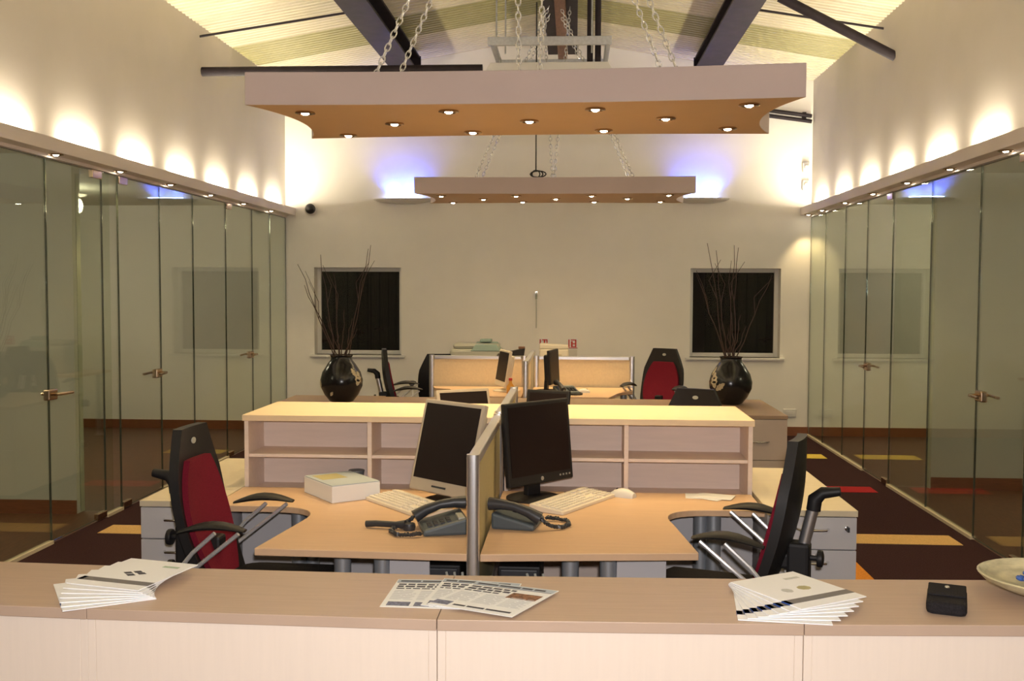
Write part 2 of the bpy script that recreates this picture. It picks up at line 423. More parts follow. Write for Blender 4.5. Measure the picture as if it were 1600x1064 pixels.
# ledge lights
ring = B().lathe([(.045, 0), (.048, -.006), (.034, -.010), (.030, -.004)], 20).mesh('trim_ring', 'bronze', True)
blb = B().lathe([(.019, 0), (.018, -.005), (.009, -.010)], 16).mesh('bulb', 'bulb', True)
def ledge_down(X, sgn, y, label, grp):
    e = thing('ledge_downlight', label, 'downlight', (X-sgn*.066, y, Z0), 0, grp)
    share('trim_ring', ring, e); share('bulb', blb, e, (0, 0, -.003))
    light('ledge_downlight_light', 'SPOT', (0, 0, -.02), P_DOWN, WARM, .015, R(75), .6, parent=e)
updish = B().prism([(-.012, .0), (.012, .0), (.016, .030), (.013, .030), (.010, .006), (-.010, .006), (-.013, .030), (-.016, .030)], -.26, .26, 'y').mesh('reflector', 'alu')
uptube = B().tube([(0, -.24, .016), (0, .24, .016)], .005, 8).mesh('tube', 'bulb', True)
upstem = B().tube([(0, 0, -.033), (0, 0, .004)], .012, 10).mesh('stem', 'alu', True)
def ledge_up(X, sgn, y, label, grp):
    e = thing('ledge_uplight', label, 'uplight', (X-sgn*.019, y, Z0+.045), 0, grp)
    share('reflector', updish, e); share('stem', upstem, e); share('tube', uptube, e)
    d = bpy.data.lights.new('ledge_uplight_light', 'AREA'); d.shape = 'RECTANGLE'; d.size = .02; d.size_y = .50; d.energy = P_UP; d.color = CREAM
    o = bpy.data.objects.new('ledge_uplight_light', d); C.objects.link(o); o.parent = e; o.location = (0, 0, .033); o.rotation_euler = (PI, 0, 0)
for side, X, sgn in (('left', XL, -1), ('right', XR, 1)):
    yy = [11.05-.93*i for i in range(9)] if sgn < 0 else [11.68]+[11.05-.925*i for i in range(8)]
    for i, y in enumerate(yy):
        ledge_down(X, sgn, y, 'small downlight under the %s ledge, %s from the back wall' % (side, ORD[i]), 'downlights under the %s ledge' % side)
    for i in range(14):  # nearest ones run on unseen past the camera, added to brighten the back wall
        ledge_up(X, sgn, 11.36-.905*i, 'uplight hidden on top of the %s ledge, %s from the back wall' % (side, ORD[i]), 'uplights on the %s ledge' % side)

# ================================================================== SUSPENDED LAMPS
def concave(hx, hy, sx, sy, n=14):
    p = []
    cs = [(-hx, -hy), (hx, -hy), (hx, hy), (-hx, hy)]
    for k in range(4):
        a, c = Vector(cs[k]), Vector(cs[(k+1) % 4]); nrm = Vector((-(c-a).y, (c-a).x)).normalized(); sg = sy if k % 2 == 0 else sx
        for i in range(n):
            t = i/n; q = a.lerp(c, t)+nrm*sg*(4*t*(1-t)); p.append((q.x, q.y))
    return p
def chain(a, c, r=.0036, lw=.0125, ll=.0235):
    a, c = Vector(a), Vector(c); L = (c-a).length; n = int(L/(ll*1.42)); t = (c-a).normalized()
    u = t.cross(Vector((0, 1, 0))).normalized(); w_ = t.cross(u); b = B()
    for i in range(n):
        m = a+t*(L*(i+.5)/n); s_ = u if i % 2 else w_
        pts = []
        for k in range(10):
            an = 2*PI*k/10; pts.append(m+t*ll*math.cos(an)*(.95)+s_*lw*math.sin(an))
        b.tube(pts, r, 5, close=True)
    return b
LZ = 2.475
def lamp(loc, label, grp, spots, chains, rz):
    e = thing('suspended_lamp', label, 'lamp', loc, rz, grp)
    B().prism(concave(1.235, .52, .11, .055), 0, .147, 'z', 0, 1, 0).build('panel', ['lamp_side', 'lamp_under_warmed'], e, .003)
    for i, (x, y) in enumerate(spots):
        d = bpy.data.objects.new('downlight', ring); C.objects.link(d); d.parent = e; d.location = (x, y, 0)
        share('bulb', blb, d, (0, 0, -.004))
        light('downlight_light', 'SPOT', (x, y, -.02), P_LAMP, WARM, .02, R(66), 1.0, parent=e)
        light('downlight_spill', 'SPOT', (x, y, -.02), P_SPILL, WARM, .02, R(168), 1.0, parent=e)
    for a, c in chains:
        a = RZ(-rz)@(Vector(a)-Vector(loc)); c = RZ(-rz)@(Vector(c)-Vector(loc))
        chain(a, c).build('chain', 'chain', e, smooth=True)
    return e
SP = [(-1.254,4.755),(-1.23,5.46),(-.902,5.10),(-.577,4.765),(-.55,5.40),(-.227,5.068),(.099,4.758),(.133,5.386),(.431,5.036),(.78,4.70),(.76,5.368)]
L1 = (-.235, 5.07, LZ); L2 = (-.19, 9.60, LZ+.02)
SPL = [(x-L1[0], y-L1[1]) for x, y in SP]
zt = LZ+.147
def chs(L, zt):
    cx, cy = L[0], L[1]; top = (XRG+.14, cy, 4.22); o = []
    for dx in (-.73, .72):
        for dy in (-.2, .25): o.append(((cx+dx, cy+dy, zt), (top[0]+(.05 if dx > 0 else -.05), cy+dy*.6, top[2])))
    return o
lamp(L1, 'large pinkish suspended lamp panel with concave edges over the near desks', 'suspended lamps', SPL,
     chs(L1, zt)+[((-.27, 4.95, zt), (-.30, 4.9, 4.22)), ((-.18, 5.1, zt), (-.14, 5.1, 4.22))], R(-2))
lamp(L2, 'suspended lamp panel with concave edges hanging near the back wall', 'suspended lamps', SPL,
     chs(L2, zt+.02)+[((-.21, 9.5, zt+.02), (-.30, 9.5, 4.22)), ((-.20, 9.52, zt+.02), (-.06, 9.52, 4.22))], 0)
b = B().tube([(-.36, 9.42, 4.24), (-.36, 9.42, 3.2), (-.36, 9.42, 2.72)], .007, 6)
for k in range(3):
    b.tube([(-.36+.06*math.sin(a)*(1 if k else -1)*(.6+.3*k)+.01*k, 9.42+.03*k*math.cos(a), 2.70+.035*math.cos(a)) for a in [2*PI*i/12 for i in range(12)]], .006, 6, close=True)
tag(b.build('lamp_cable', 'cable', smooth=True), 'black power cable with a small coil dropping to the far lamp', 'cable')

# ceiling frame with white unit
e = thing('ceiling_frame', 'galvanised steel channel frame hung under the roof ridge', 'frame', (-.225, 8.73, 3.70))
B().box(-.52, .52, 0, .04, 0, .07).build('front_channel', 'zinc', e, .004); B().box(-.49, .50, .82, .86, .0, .06).build('rear_channel', 'zinc', e, .004)
for x in (-.50, .47): B().box(x, x+.04, .04, .82, .0, .06).build('side_channel', 'zinc', e, .004)
for x in (-.48, -.40, .36): B().tube([(x, .45, .03), (x, .45, .70)], .008, 6).build('hanger_rod', 'zinc', e)
e2 = thing('cable_trunking', 'pair of black vertical pipes passing through the ceiling frame', 'pipe', (.15, 9.25, 3.62))
for x in (-.03, .04): B().tube([(x, 0, 0), (x, 0, .80)], .028, 10).build('pipe', 'beam', e2, smooth=True)
B().box(-.06, .07, -.01, .01, .02, .05).build('clip', 'zinc', e2)
e = thing('ceiling_unit', 'white tapered ceiling unit hung below the steel frame', 'air unit', (-.235, 9.0, 3.26))
B().loft([[(-.57, 0, 0), (.57, 0, 0), (.57, .6, 0), (-.57, .6, 0)], [(-.56, 0, .27), (.56, 0, .27), (.56, .6, .27), (-.56, .6, .27)], [(-.51, .02, .36), (.51, .02, .36), (.51, .58, .36), (-.51, .58, .36)]]).build('housing', 'white_plastic', e, .006)
B().box(-.4, .4, .08, .52, -.012, 0).build('grille', 'grey_plastic', e)
for x in (-.45, .45): B().tube([(x, .3, .36), (x, .3, .47)], .008, 6).build('hanger', 'zinc', e)

# ================================================================== WALL FITTINGS ON THE BACK WALL
for i, (x, wd) in enumerate(((-1.965, .36), (1.41, .33))):
    e = thing('wall_uplight', 'white half bowl wall light with blue glow on the back wall, %s' % ('left' if i == 0 else 'right'), 'wall light', (x, D, 2.62))
    rings = []
    for k in range(7):
        t = k/6; rr = math.sin(t*PI/2)**.8
        rings.append([(-wd*rr*math.cos(a)-.0, -.02-.15*rr*math.sin(a), .068*t) for a in [PI*j/16 for j in range(17)]]+[(wd*rr, 0, .068*t), (-wd*rr, 0, .068*t)])
    B().loft(rings[1:]).build('bowl', 'white_plastic', e, smooth=True)
    B().tube([(-wd*.55, -.07, .078), (wd*.55, -.07, .078)], .009, 8).build('blue_tube', 'blue_tube', e)
    for dx in (-.13, .13): light('wall_uplight_light', 'SPOT', (dx, -.07, .095), P_BLUE, (.04, .10, 1.0), .03, R(120), .9, (0, .38, 1), parent=e)
e = thing('dome_camera', 'small black dome camera on the back wall in the left corner', 'camera', (-3.06, D, 2.575))
MX = RX(R(90))
B().lathe([(.075, 0), (.078, .02), (.06, .03)], 20, M=MX).build('base', 'white_plastic', e, smooth=True)
B().lathe([(.058, .03), (.06, .05), (.045, .085), (.02, .1)], 20, M=MX).build('dome', 'black_plastic', e, smooth=True)
for z, lb in ((3.03, 'upper white detector in the right corner of the back wall'), (2.83, 'lower white detector in the right corner of the back wall')):
    e = thing('detector', lb, 'detector', (2.585, D, z))
    B().box(-.04, .04, -.05, 0, -.06, .06).build('case', 'white_plastic', e, .015); B().lathe([(.028, .05), (.026, .075), (.01, .085)], 14, M=MX).build('lens', 'white_plastic', e, smooth=True)
e = thing('wall_socket', 'white wall socket low on the back wall by the right corner', 'socket', (2.45, D, .26))
B().box(-.075, .075, -.022, 0, -.045, .045).build('plate', 'white_plastic', e, .006); B().box(-.05, .05, -.026, -.022, -.02, .02).build('rocker', 'white_plastic', e, .003)
e = thing('pull_cord', 'thin hanging cord with a bright metal end on the back wall', 'cord', (-.44, D-.03, 1.21))
B().tube([(0, 0, 0), (0, 0, .34)], .006, 6).build('cord', 'grey_plastic', e); B().tube([(0, 0, .33), (0, 0, .41)], .014, 8).build('metal_end', 'chrome', e, smooth=True)
B().box(-.012, .012, -.01, .03, .39, .42).build('wall_hook', 'chrome', e)
for x, lb, gl in ((-.35, 'small red and white sign on the back wall above the beige box', 0), (-.02, 'small red and white sign on the back wall right of the beige box', 1)):
    e = thing('safety_sign', lb, 'sign', (x, D, .99))
    B().box(-.055, .055, -.006, 0, -.02, .10).build('plate', 'paper', e)
    g = B(); g.box(-.05, -.036, -.008, -.006, 0, .09)
    g.box(-.022, .04, -.008, -.006, .078, .09)
    if gl: g.box(-.02, .0, -.008, -.006, 0, .07); g.box(.026, .042, -.008, -.006, 0, .09); g.box(.0, .03, -.008, -.006, 0, .012); g.box(.0, .03, -.008, -.006, .035, .047)
    else: g.box(-.004, .014, -.008, -.006, 0, .078); g.box(.028, .04, -.008, -.006, .02, .09)
    g.build('pictogram', 'red_sign', e)
    if gl: B().box(-.055, .055, -.008, -.006, -.012, -.004).build('red_line', 'red_sign', e); B().box(-.05, .05, -.006, 0, -.12, -.03).build('lower_plate', 'paper_warm', e)

# ================================================================== FRONT COUNTER
CZ = .93
units = [((-1.905, 2.262), (-1.093, 2.221), 'left end'), ((-1.091, 2.217), (-.297, 2.199), 'second'), ((-.295, 2.199), (.499, 2.224), 'third'), ((.501, 2.224), (1.30, 2.272), 'right end')]
FP = [Vector(q) for q in ((-1.905, 2.262), (-1.092, 2.219), (-.296, 2.199), (.5, 2.224), (1.30, 2.272))]
clab = ['pale maple counter unit at the left end under the fanned brochures', 'pale maple counter unit left of the newspapers', 'pale maple counter unit under the newspapers, between the two middle joints', 'pale maple counter unit at the right end under the bowl']
for i, (a, c, _) in enumerate(units):
    a, c = Vector(a), Vector(c); d = c-a; L = d.length; an = math.atan2(d.y, d.x)
    e = thing('counter_unit', clab[i], 'counter', (a.x, a.y, 0), an, 'front counter units')
    DP = .35
    W = []
    for k in (i, i+1):
        dn = [Vector((-(q-p).y, (q-p).x)).normalized() for p, q in zip(FP[max(k-1, 0):k+1], FP[max(k-1, 0)+1:k+2])]
        W.append(sum(dn, Vector((0, 0))).normalized())
    s1 = .0008
    loc_ = lambda q: tuple(Matrix.Rotation(-an, 2) @ (Vector(q)-a))
    f0, f1 = FP[i]+d.normalized()*s1, FP[i+1]-d.normalized()*s1
    B().prism([loc_(f0), loc_(f1), loc_(f1+W[1]*DP), loc_(f0+W[0]*DP)], CZ-.025, CZ).build('top', ['maple_counter_dimmed'], e, .0015)
    B().box(.018, L-.018, .006, .024, .06, CZ-.025).build('front_panel', 'maple_front', e, .0015)
    for x0 in (0, L-.018): B().box(x0, x0+.018, .006, DP-.01, 0, CZ-.025).build('side_panel', 'maple_front', e, .001)
    B().box(.018, L-.018, .024, DP-.02, .06, .08).build('bottom_shelf', 'maple_front', e)
    B().box(.018, L-.018, .024, DP-.02, .48, .50).build('shelf', 'maple_front', e)
    B().box(.018, L-.018, .03, .045, 0, .06).build('plinth', 'maple_front', e)

# brochures
def brochure(c, ang, z, label, grp, mirror=False):
    e = thing('brochure', label, 'brochure', (c[0], c[1], z), ang, grp)
    w_, h_ = .20, .235
    B().box(-w_/2, w_/2, -h_/2, h_/2, 0, .0022).build('pages', 'paper', e)
    t0, t1 = .0022, .0026
    pr = [('cover_band', 'ink_slate', (-w_/2, w_/2, -h_/2+.035, -h_/2+.062)), ('band_end', 'ink_blue', (-w_/2-.0004, -w_/2+.012, -h_/2+.035, -h_/2+.062)) ,
          ('title', 'ink_green' if mirror else 'ink_pale', (.03, .075, h_/2-.05, h_/2-.038))]
    for nm, m, q in pr: B().box(q[0], q[1], q[2], q[3], t0 if nm != 'band_end' else 0, t1).build(nm, m, e)
    g = B()
    if mirror:
        for dx, dy in ((-.018, 0), (0, .014), (.0, -.014), (.018, .004)): g.prism([(dx-.014, dy), (dx, dy-.010), (dx+.014, dy), (dx, dy+.010)], t0, t1)
        g.build('emblem', 'ink', e)
    else:
        g.prism([(-.03+.014*math.cos(a), .004*0+.016*math.sin(a)) for a in [PI*k/4 for k in range(8)]], t0, t1); g.build('emblem', 'ink_pale', e)
        B().prism([(.022+.018*math.cos(a), .016*math.sin(a)) for a in [PI*k/4 for k in range(8)]], t0, t1).build('emblem', 'ink_olive', e)
    return e
def rotabout(c, piv, a):
    v = Vector(c)-Vector(piv); ca, sa = math.cos(a), math.sin(a); return (piv[0]+v.x*ca-v.y*sa, piv[1]+v.x*sa+v.y*ca)
n = 7
for k in range(n):
    t = n-1-k; u = t/(n-1)
    brochure((-1.073-.037*u, 2.431-.087*u), R(-14+46*u), CZ+.0005+k*.0032, 'white brochure in the left fan on the counter, %s from the top' % ORD[t] if t else 'topmost white brochure of the left fan with dark emblem', 'left brochures', True)
for k in range(n):
    t = n-1-k; u = t/(n-1)
    brochure((.524-.052*u, 2.416-.069*u), R(32-38*u), CZ+.0005+k*.0032, 'white brochure in the right fan on the counter, %s from the top' % ORD[t] if t else 'topmost white brochure of the right fan with two pale emblems', 'right brochures', False)

# newspapers
def newspaper(corners, z, label, k):
    bl, br, tr, tl = [Vector((*q, 0)) for q in corners]
    c = (bl+br+tr+tl)/4
    e = thing('newspaper', label, 'newspaper', (c.x, c.y, z), 0, 'newspapers on the counter')
    P = lambda u, v: (bl.lerp(br, u)).lerp(tl.lerp(tr, u), v)-c
    def patch(u0, u1, v0, v1, z0, z1):
        q = [P(u0, v0), P(u1, v0), P(u1, v1), P(u0, v1)]; return [(a.x, a.y) for a in q], z0, z1
    B().prism(*patch(0, 1, 0, 1, 0, .0012)).build('sheet', 'newsprint', e)
    t0, t1 = .0012, .0016
    B().prism(*patch(.01, .99, .87, .985, t0, t1)).build('masthead', 'ink_masthead', e)
    g = B()
    rnd = random.Random(k)
    def words(b, u0, u1, v, h, wl):
        u = u0
        while u < u1-.03:
            w_ = rnd.uniform(*wl); b.prism(*patch(u, min(u+w_, u1), v, v+h, t1, t1+.0002)); u += w_+.022
    words(g, .05, .9, .90, .045, (.12, .26))
    g.prism(*patch(.02, .98, .862, .870, t0, t1))
    end = .93 if k < 2 else .60
    words(g, .05, end, .775, .045, (.05, .13)); words(g, .05, end, .695, .05, (.05, .13)); words(g, .05, end*.8, .63, .03, (.04, .1))
    g.build('headline', 'ink', e)
    col = B()
    for cx in (.05, .36, .67):
        for r_ in range(11): words(col, cx, cx+.27, .25+.031*r_, .010, (.05, .25))
    col.build('column_text', 'ink_pale', e)
    if k == 2:
        B().prism(*patch(.60, .95, .55, .74, t0, t1)).build('photo', 'ink_photo', e)
        g2 = B(); words(g2, .25, .95, .08, .04, (.1, .3)); g2.build('footer_text', 'ink', e); B().prism(*patch(.0, .2, .06, .19, t0, t1)).build('advert', 'ink_picture', e)
    else:
        for u0, u1 in ((.06, .32), (.37, .55), (.60, .86)): B().prism(*patch(u0, u1, .04, .17, t0, t1)).build('advert', 'ink_picture', e)
def sheetc(cx, cy, a, w_=.205, h_=.225, sk=0):
    ca, sa = math.cos(a), math.sin(a)
    return [(cx+x*ca-y*sa, cy+x*sa+y*ca) for x, y in ((-w_/2, -h_/2), (w_/2, -h_/2), (w_/2+sk, h_/2), (-w_/2+sk, h_/2))]
newspaper([(-.437, 2.279), (-.235, 2.272), (-.225, 2.502), (-.432, 2.499)], CZ+.0005, 'newspaper on the counter, leftmost and lowest of three', 0)
newspaper([(-.345, 2.288), (-.150, 2.250), (-.125, 2.475), (-.318, 2.507)], CZ+.0028, 'newspaper on the counter, middle of three', 1)
newspaper([(-.330, 2.292), (-.132, 2.210), (-.033, 2.413), (-.232, 2.480)], CZ+.0051, 'newspaper on the counter with a colour photo, rightmost and topmost', 2)

# black phone case
e = thing('phone_case', 'black leather phone case lying on the right of the counter', 'phone case', (.853, 2.375, CZ), R(70))
B().prism(rrect(.15, .085, .016), .0, .028).build('case', 'black_fabric', e, .008)
B().box(-.02, .077, -.041, .041, .028, .033).build('flap', 'black_fabric', e, .003)
B().lathe([(.006, .033), (.005, .036), (.002, .037)], 10, (.045, .0, 0)).build('stud', 'chrome', e)
B().box(.068, .079, -.03, .03, .006, .024).build('phone_end', 'chrome', e, .003)
# bowl
e = thing('ceramic_bowl', 'shallow olive glazed bowl at the right end of the counter', 'bowl', (1.125, 2.475, CZ))
B().lathe([(.055, 0), (.06, .006), (.10, .016), (.145, .036), (.158, .05), (.153, .052), (.135, .040), (.09, .024), (.04, .016), (.005, .015)], 40).build('dish', 'bowl', e, smooth=True)
B().lathe([(.04, -.0), (.05, .004), (.05, .006)], 24).build('foot', 'bowl', e)
swm = B().lathe([(.003, -.006), (.009, -.004), (.011, 0), (.009, .004), (.003, .006)], 10).mesh('sweet', 'blue_sweet', True)
for k in range(22):
    a = random.uniform(0, 2*PI); r_ = random.uniform(0, .075)
    z = CZ+.022+ (.012 if r_ > .05 else .003) + (.009 if k > 13 else 0)
    o = share('wrapped_sweet', swm, None, (1.125+r_*math.cos(a), 2.475+r_*math.sin(a), z), (random.uniform(0, 1), random.uniform(0, 1), 0))
    tag(o, 'small blue wrapped sweet lying in the olive bowl', 'sweet', 'blue sweets in the bowl')

# ================================================================== DESKS
def desk(name, poly, label, legs, modesty, grp):
    e = thing(name, label, 'desk', (0, 0, 0), 0, grp)
    B().prism(poly, DK-.027, DK).build('desktop', 'maple', e, .003)
    for lx, ly in legs:
        l = B().tube([(lx, ly, .02), (lx, ly, DK-.03)], .032, 16).build('leg', 'steel_leg', e, smooth=True)
        B().lathe([(.04, 0), (.045, .012), (.034, .022)], 16, (lx, ly, 0)).build('foot', 'steel_leg', l, smooth=True)
    for q in modesty: B().box(*q).build('modesty_panel', 'grey_laminate', e, .002)
    return e
def bez(a, c, d, n=10): 
    a, c, d = Vector(a), Vector(c), Vector(d)
    return [tuple(a*(1-t)**2+c*2*t*(1-t)+d*t*t) for t in [i/n for i in range(n+1)]]
pr = [(-.323, 3.525), (.44, 3.60)]+bez((.392, 4.06), (.345, 4.30), (.55, 4.315))+[(.80, 4.32), (.80, 4.665), (-.323, 4.665)]
pl = [(-.367, 3.525), (-.367, 4.665), (-1.53, 4.665), (-1.53, 4.25)]+bez((-1.26, 4.25), (-1.04, 4.24), (-1.075, 4.00))+[(-1.13, 3.55)]
desk('radial_desk', pr, 'maple radial desk on the right of the divider screen with black monitor', [(.55, 4.45), (.60, 4.41), (-.01, 3.76), (.13, 3.76)], [(.2, .80, 4.60, 4.618, .3, .70), (.16, .34, 3.74, 3.755, .3, .69)], 'near radial desks')
desk('radial_desk', pl, 'maple radial desk on the left of the divider screen with silver monitor', [(-1.20, 4.40), (-1.15, 4.44), (-.86, 3.76), (-.71, 3.76)], [(-1.52, -.8, 4.60, 4.618, .3, .70), (-.68, -.53, 3.74, 3.755, .3, .69)], 'near radial desks')
# computers under the desks
for x, lb in ((-.50, 'dark computer tower under the left near desk'), (-.20, 'dark computer tower under the right near desk')):
    e = thing('computer_tower', lb, 'computer', (x, 3.78, 0))
    B().box(-.08, .08, 0, .42, .05, .62).build('case', 'black_plastic', e, .006); B().box(-.07, .07, -.012, 0, .06, .61).build('front', 'phone_dark', e, .004)
    B().box(-.05, .03, -.016, -.012, .555, .575).build('drive_slot', 'alu', e)
    B().box(-.1, .1, .02, .4, 0, .05).build('stand', 'steel_leg', e)
    for k in range(3): B().tube([(.03+.03*k, -.02, .60), (.06+.02*k, -.07, .52), (.05+.03*k, -.05, .40), (.04, -.03, .3)], .005, 6).build('cable', 'grey_plastic', e, smooth=True)

# divider screens along the middle
def screen(name, label, loc, rotz, L, zb, zt_, m, posts=(True, True), grp=None, fw_=.04):
    """runs along local +x from origin"""
    e = thing(name, label, 'desk screen', loc, rotz, grp)
    B().box(fw_, L-fw_, -.009, .009, zb, zt_-.03).build('panel', m, e)
    B().box(fw_, L-fw_, -.02, .02, zt_-.035, zt_).build('top_rail', 'alu', e, .006)
    B().box(fw_, L-fw_, -.02, .02, zb-.02, zb+.02).build('bottom_rail', 'alu', e, .004)
    for x in (0, L-fw_):
        B().prism([(x+fw_/2+p[0], p[1]) for p in rrect(fw_, .044, .016)], 0, zt_+.004).build('post', 'alu', e, smooth=True)
    return e
screen('divider_screen', 'olive divider screen with aluminium posts between the two near desks', (XD, 3.48, 0), R(90), 1.215, .45, 1.08, 'screen_olive', grp='divider screens')
screen('divider_screen', 'divider screen with aluminium rail running between the two open shelf units', (XD, 4.70, 0), R(90), 1.22, .45, 1.085, 'screen_olive', grp='divider screens')

# open shelf units behind the near desks
def shelf_unit(x0, x1, xm, label):
    e = thing('shelf_unit', label, 'shelf unit', ((x0+x1)/2, 4.68, 0), 0, 'open shelf units')
    c = (x0+x1)/2; h = (x1-x0)/2; t = .02; zT = 1.065; yb = .24
    B().box(-h-.006, h+.006 if x1 > 0 else h, -.012, .56, zT-.028, zT).build('top', 'maple_lamplit', e, .002)
    for x in (-h, h-t): B().box(x, x+t, 0, .55, 0, zT-.028).build('side_panel', 'maple_shelf', e, .0015)
    B().box(xm-c-t/2, xm-c+t/2, .001, yb, .08, zT-.028).build('divider', 'maple_shelf', e, .0015)
    B().box(-h+t, h-t, yb, yb+.012, .06, zT-.028).build('back_panel', 'maple_shelf', e)
    for z in (.06, .40, .705, .882):
        for a, d in ((-h+t, xm-c-t/2), (xm-c+t/2, h-t)):
            B().box(a, d, .006, yb, z-.016, z).build('shelf', 'maple_shelf', e, .0015)
    for a, d in ((-h+t, h-t),): B().box(a, d, .50, .515, .06, zT-.028).build('rear_panel', 'maple_shelf', e)
shelf_unit(-1.532, -.372, -.943, 'maple open shelf unit behind the left near desk')
shelf_unit(-.318, .808, .239, 'maple open shelf unit behind the right near desk')

# pedestals
def handle(parent, x, y, z, L=.13):
    b = B(); b.tube([(x-L/2, y, z), (x-L/2+.012, y-.022, z), (x, y-.028, z), (x+L/2-.012, y-.022, z), (x+L/2, y, z)], .006, 8)
    return b.build('handle', 'chrome', parent, smooth=True)
def pedestal(x0, x1, y0, y1, label, body, top, rows, keyed=True, hz=None, grp=None, name='drawer_pedestal'):
    e = thing(name, label, 'drawer unit', ((x0+x1)/2, y0, 0), 0, grp); h = (x1-x0)/2; d = y1-y0
    B().box(-h, h, 0, d, DK-.026, DK).build('top', top, e, .002)
    B().box(-h+.002, h-.002, .022, d-.004, .04, DK-.027).build('body', body, e, .002)
    B().box(-h+.02, h-.02, .05, d-.03, 0, .04).build('plinth', 'black_plastic', e)
    for i, (z0, z1) in enumerate(rows):
        dr = B().box(-h+.004, h-.004, .002, .022, z0, z1).build('drawer', body, e, .002)
        handle(dr, 0, .002, z1-.05 if hz is None else hz)
    if keyed:
        B().lathe([(.010, 0), (.010, .004), (.006, .006)], 14, (h-.045, .002, DK-.075), M=RX(R(90))).build('lock', 'chrome', e, smooth=True)
        B().box(h-.049, h-.041, -.03, -.004, DK-.085, DK-.065).build('key', 'phone_dark', e)
    return e
rows = [(.565, .70), (.305, .56), (.05, .30)]
pedestal(.818, 1.19, 4.345, 5.38, 'grey drawer pedestal with pale top at the right near desk', 'grey_laminate', 'cream_top', rows, grp='near drawer pedestals')
pedestal(-1.88, -1.536, 4.32, 5.45, 'grey drawer pedestal with pale top at the left near desk', 'grey_laminate', 'cream_top', rows, grp='near drawer pedestals')

# ================================================================== DESK EQUIPMENT
def monitor(name, label, loc, yawr, tilt, w_, h_, bez_m, stand_m, chin, deskz=DK, logo=True, buttons=0, neck=(.0, .07), thick=.045, slots=False):
    """loc = bottom centre of the panel front; faces (sin yaw, -cos yaw)"""
    base = (loc[0], loc[1], deskz)
    e = thing(name, label, 'monitor', base, yawr)
    M = RX(-tilt); O = Vector((0, 0, loc[2]-deskz))
    def ob(x0, x1, y0, y1, z0, z1):
        b = B().box(x0, x1, y0, y1, z0, z1); b.v = [tuple(O+M@Vector(q)) for q in b.v]; return b
    ob(-w_/2, w_/2, .0, thick*.55, 0, h_).build('bezel', bez_m, e, .006)
    bz = .018
    ob(-w_/2+bz, w_/2-bz, -.0015, .004, chin, h_-bz).build('display', 'screen_black', e)
    back = ob(-w_/2+.03, w_/2-.03, thick*.5, thick+.02, .04, h_-.04).build('back_cover', bez_m if bez_m != 'silver_plastic' else 'silver_plastic', e, .012)
    if logo:
        b = B().lathe([(.009, 0), (.009, .002), (.006, .003)], 16, (0, 0, chin/2), M=RX(R(90))); b.v = [tuple(O+M@Vector(q)) for q in b.v]; b.build('badge', 'alu', e)
    if slots: ob(-.045, .045, -.002, .001, chin*.45, chin*.6).build('button_strip', 'phone_dark', e)
    for k in range(buttons):
        b = ob(w_/2-.030-.020*k, w_/2-.022-.020*k, -.0025, .001, chin*.45, chin*.45+.008); b.build('button', 'alu', e)
    ny = neck[1]
    B().loft([[(-.04, ny, .01), (.04, ny, .01), (.04, ny+.03, .01), (-.04, ny+.03, .01)], [(-.035, ny-.01+h_*.3*math.sin(tilt), O.z+h_*.35), (.035, ny-.01+h_*.3*math.sin(tilt), O.z+h_*.35), (.035, ny+.015+h_*.3*math.sin(tilt), O.z+h_*.35), (-.035, ny+.015+h_*.3*math.sin(tilt), O.z+h_*.35)]]).build('neck', stand_m, e, .004)
    B().lathe([(.125, 0), (.125, .006), (.10, .014), (.05, .018)], 28, (0, ny+.0, 0)).build('stand_base', stand_m, e, smooth=True)
    return e
monitor('flat_monitor', 'silver framed monitor tilted back on the left near desk', (-.585, 4.36, .77), -.72, .25, .385, .405, 'silver_plastic', 'black_plastic', .055, logo=False, slots=True, neck=(0, .09))
monitor('flat_monitor', 'black framed monitor with round badge on the right near desk', (-.135, 4.47, .805), .83, .10, .40, .36, 'black_plastic', 'black_plastic', .042, buttons=4, neck=(0, .05))

def keyboard(label, loc, rotz, name='keyboard'):
    e = thing(name, label, 'keyboard', loc, rotz)
    L, W = .45, .165
    B().add([(-L/2,-W/2,.0),(L/2,-W/2,.0),(L/2,W/2,.0),(-L/2,W/2,.0),(-L/2,-W/2,.014),(L/2,-W/2,.014),(L/2,W/2,.030),(-L/2,W/2,.030)],
            [(0,3,2,1),(4,5,6,7),(0,1,5,4),(1,2,6,5),(2,3,7,6),(3,0,4,7)]).build('case', 'ivory_plastic', e, .003)
    b = B()
    zf = lambda y: .014+(y+W/2)/W*.016
    for r_ in range(6):
        y = -W/2+.022+r_*.0215+(.006 if r_ == 5 else 0)
        x = -L/2+.018
        while x < L/2-.025:
            if -.0 < 0 and not (L*.17 < x < L*.185 or L*.31 < x < L*.325):
                wk = .0165 if not (r_ == 0 and -.11 < x < 0) else .10
                b.box(x, x+wk-.002, y-.0075, y+.0075, zf(y)-.002, zf(y)+.006)
                x += wk+.0022
            else: x += .012
    return e, b
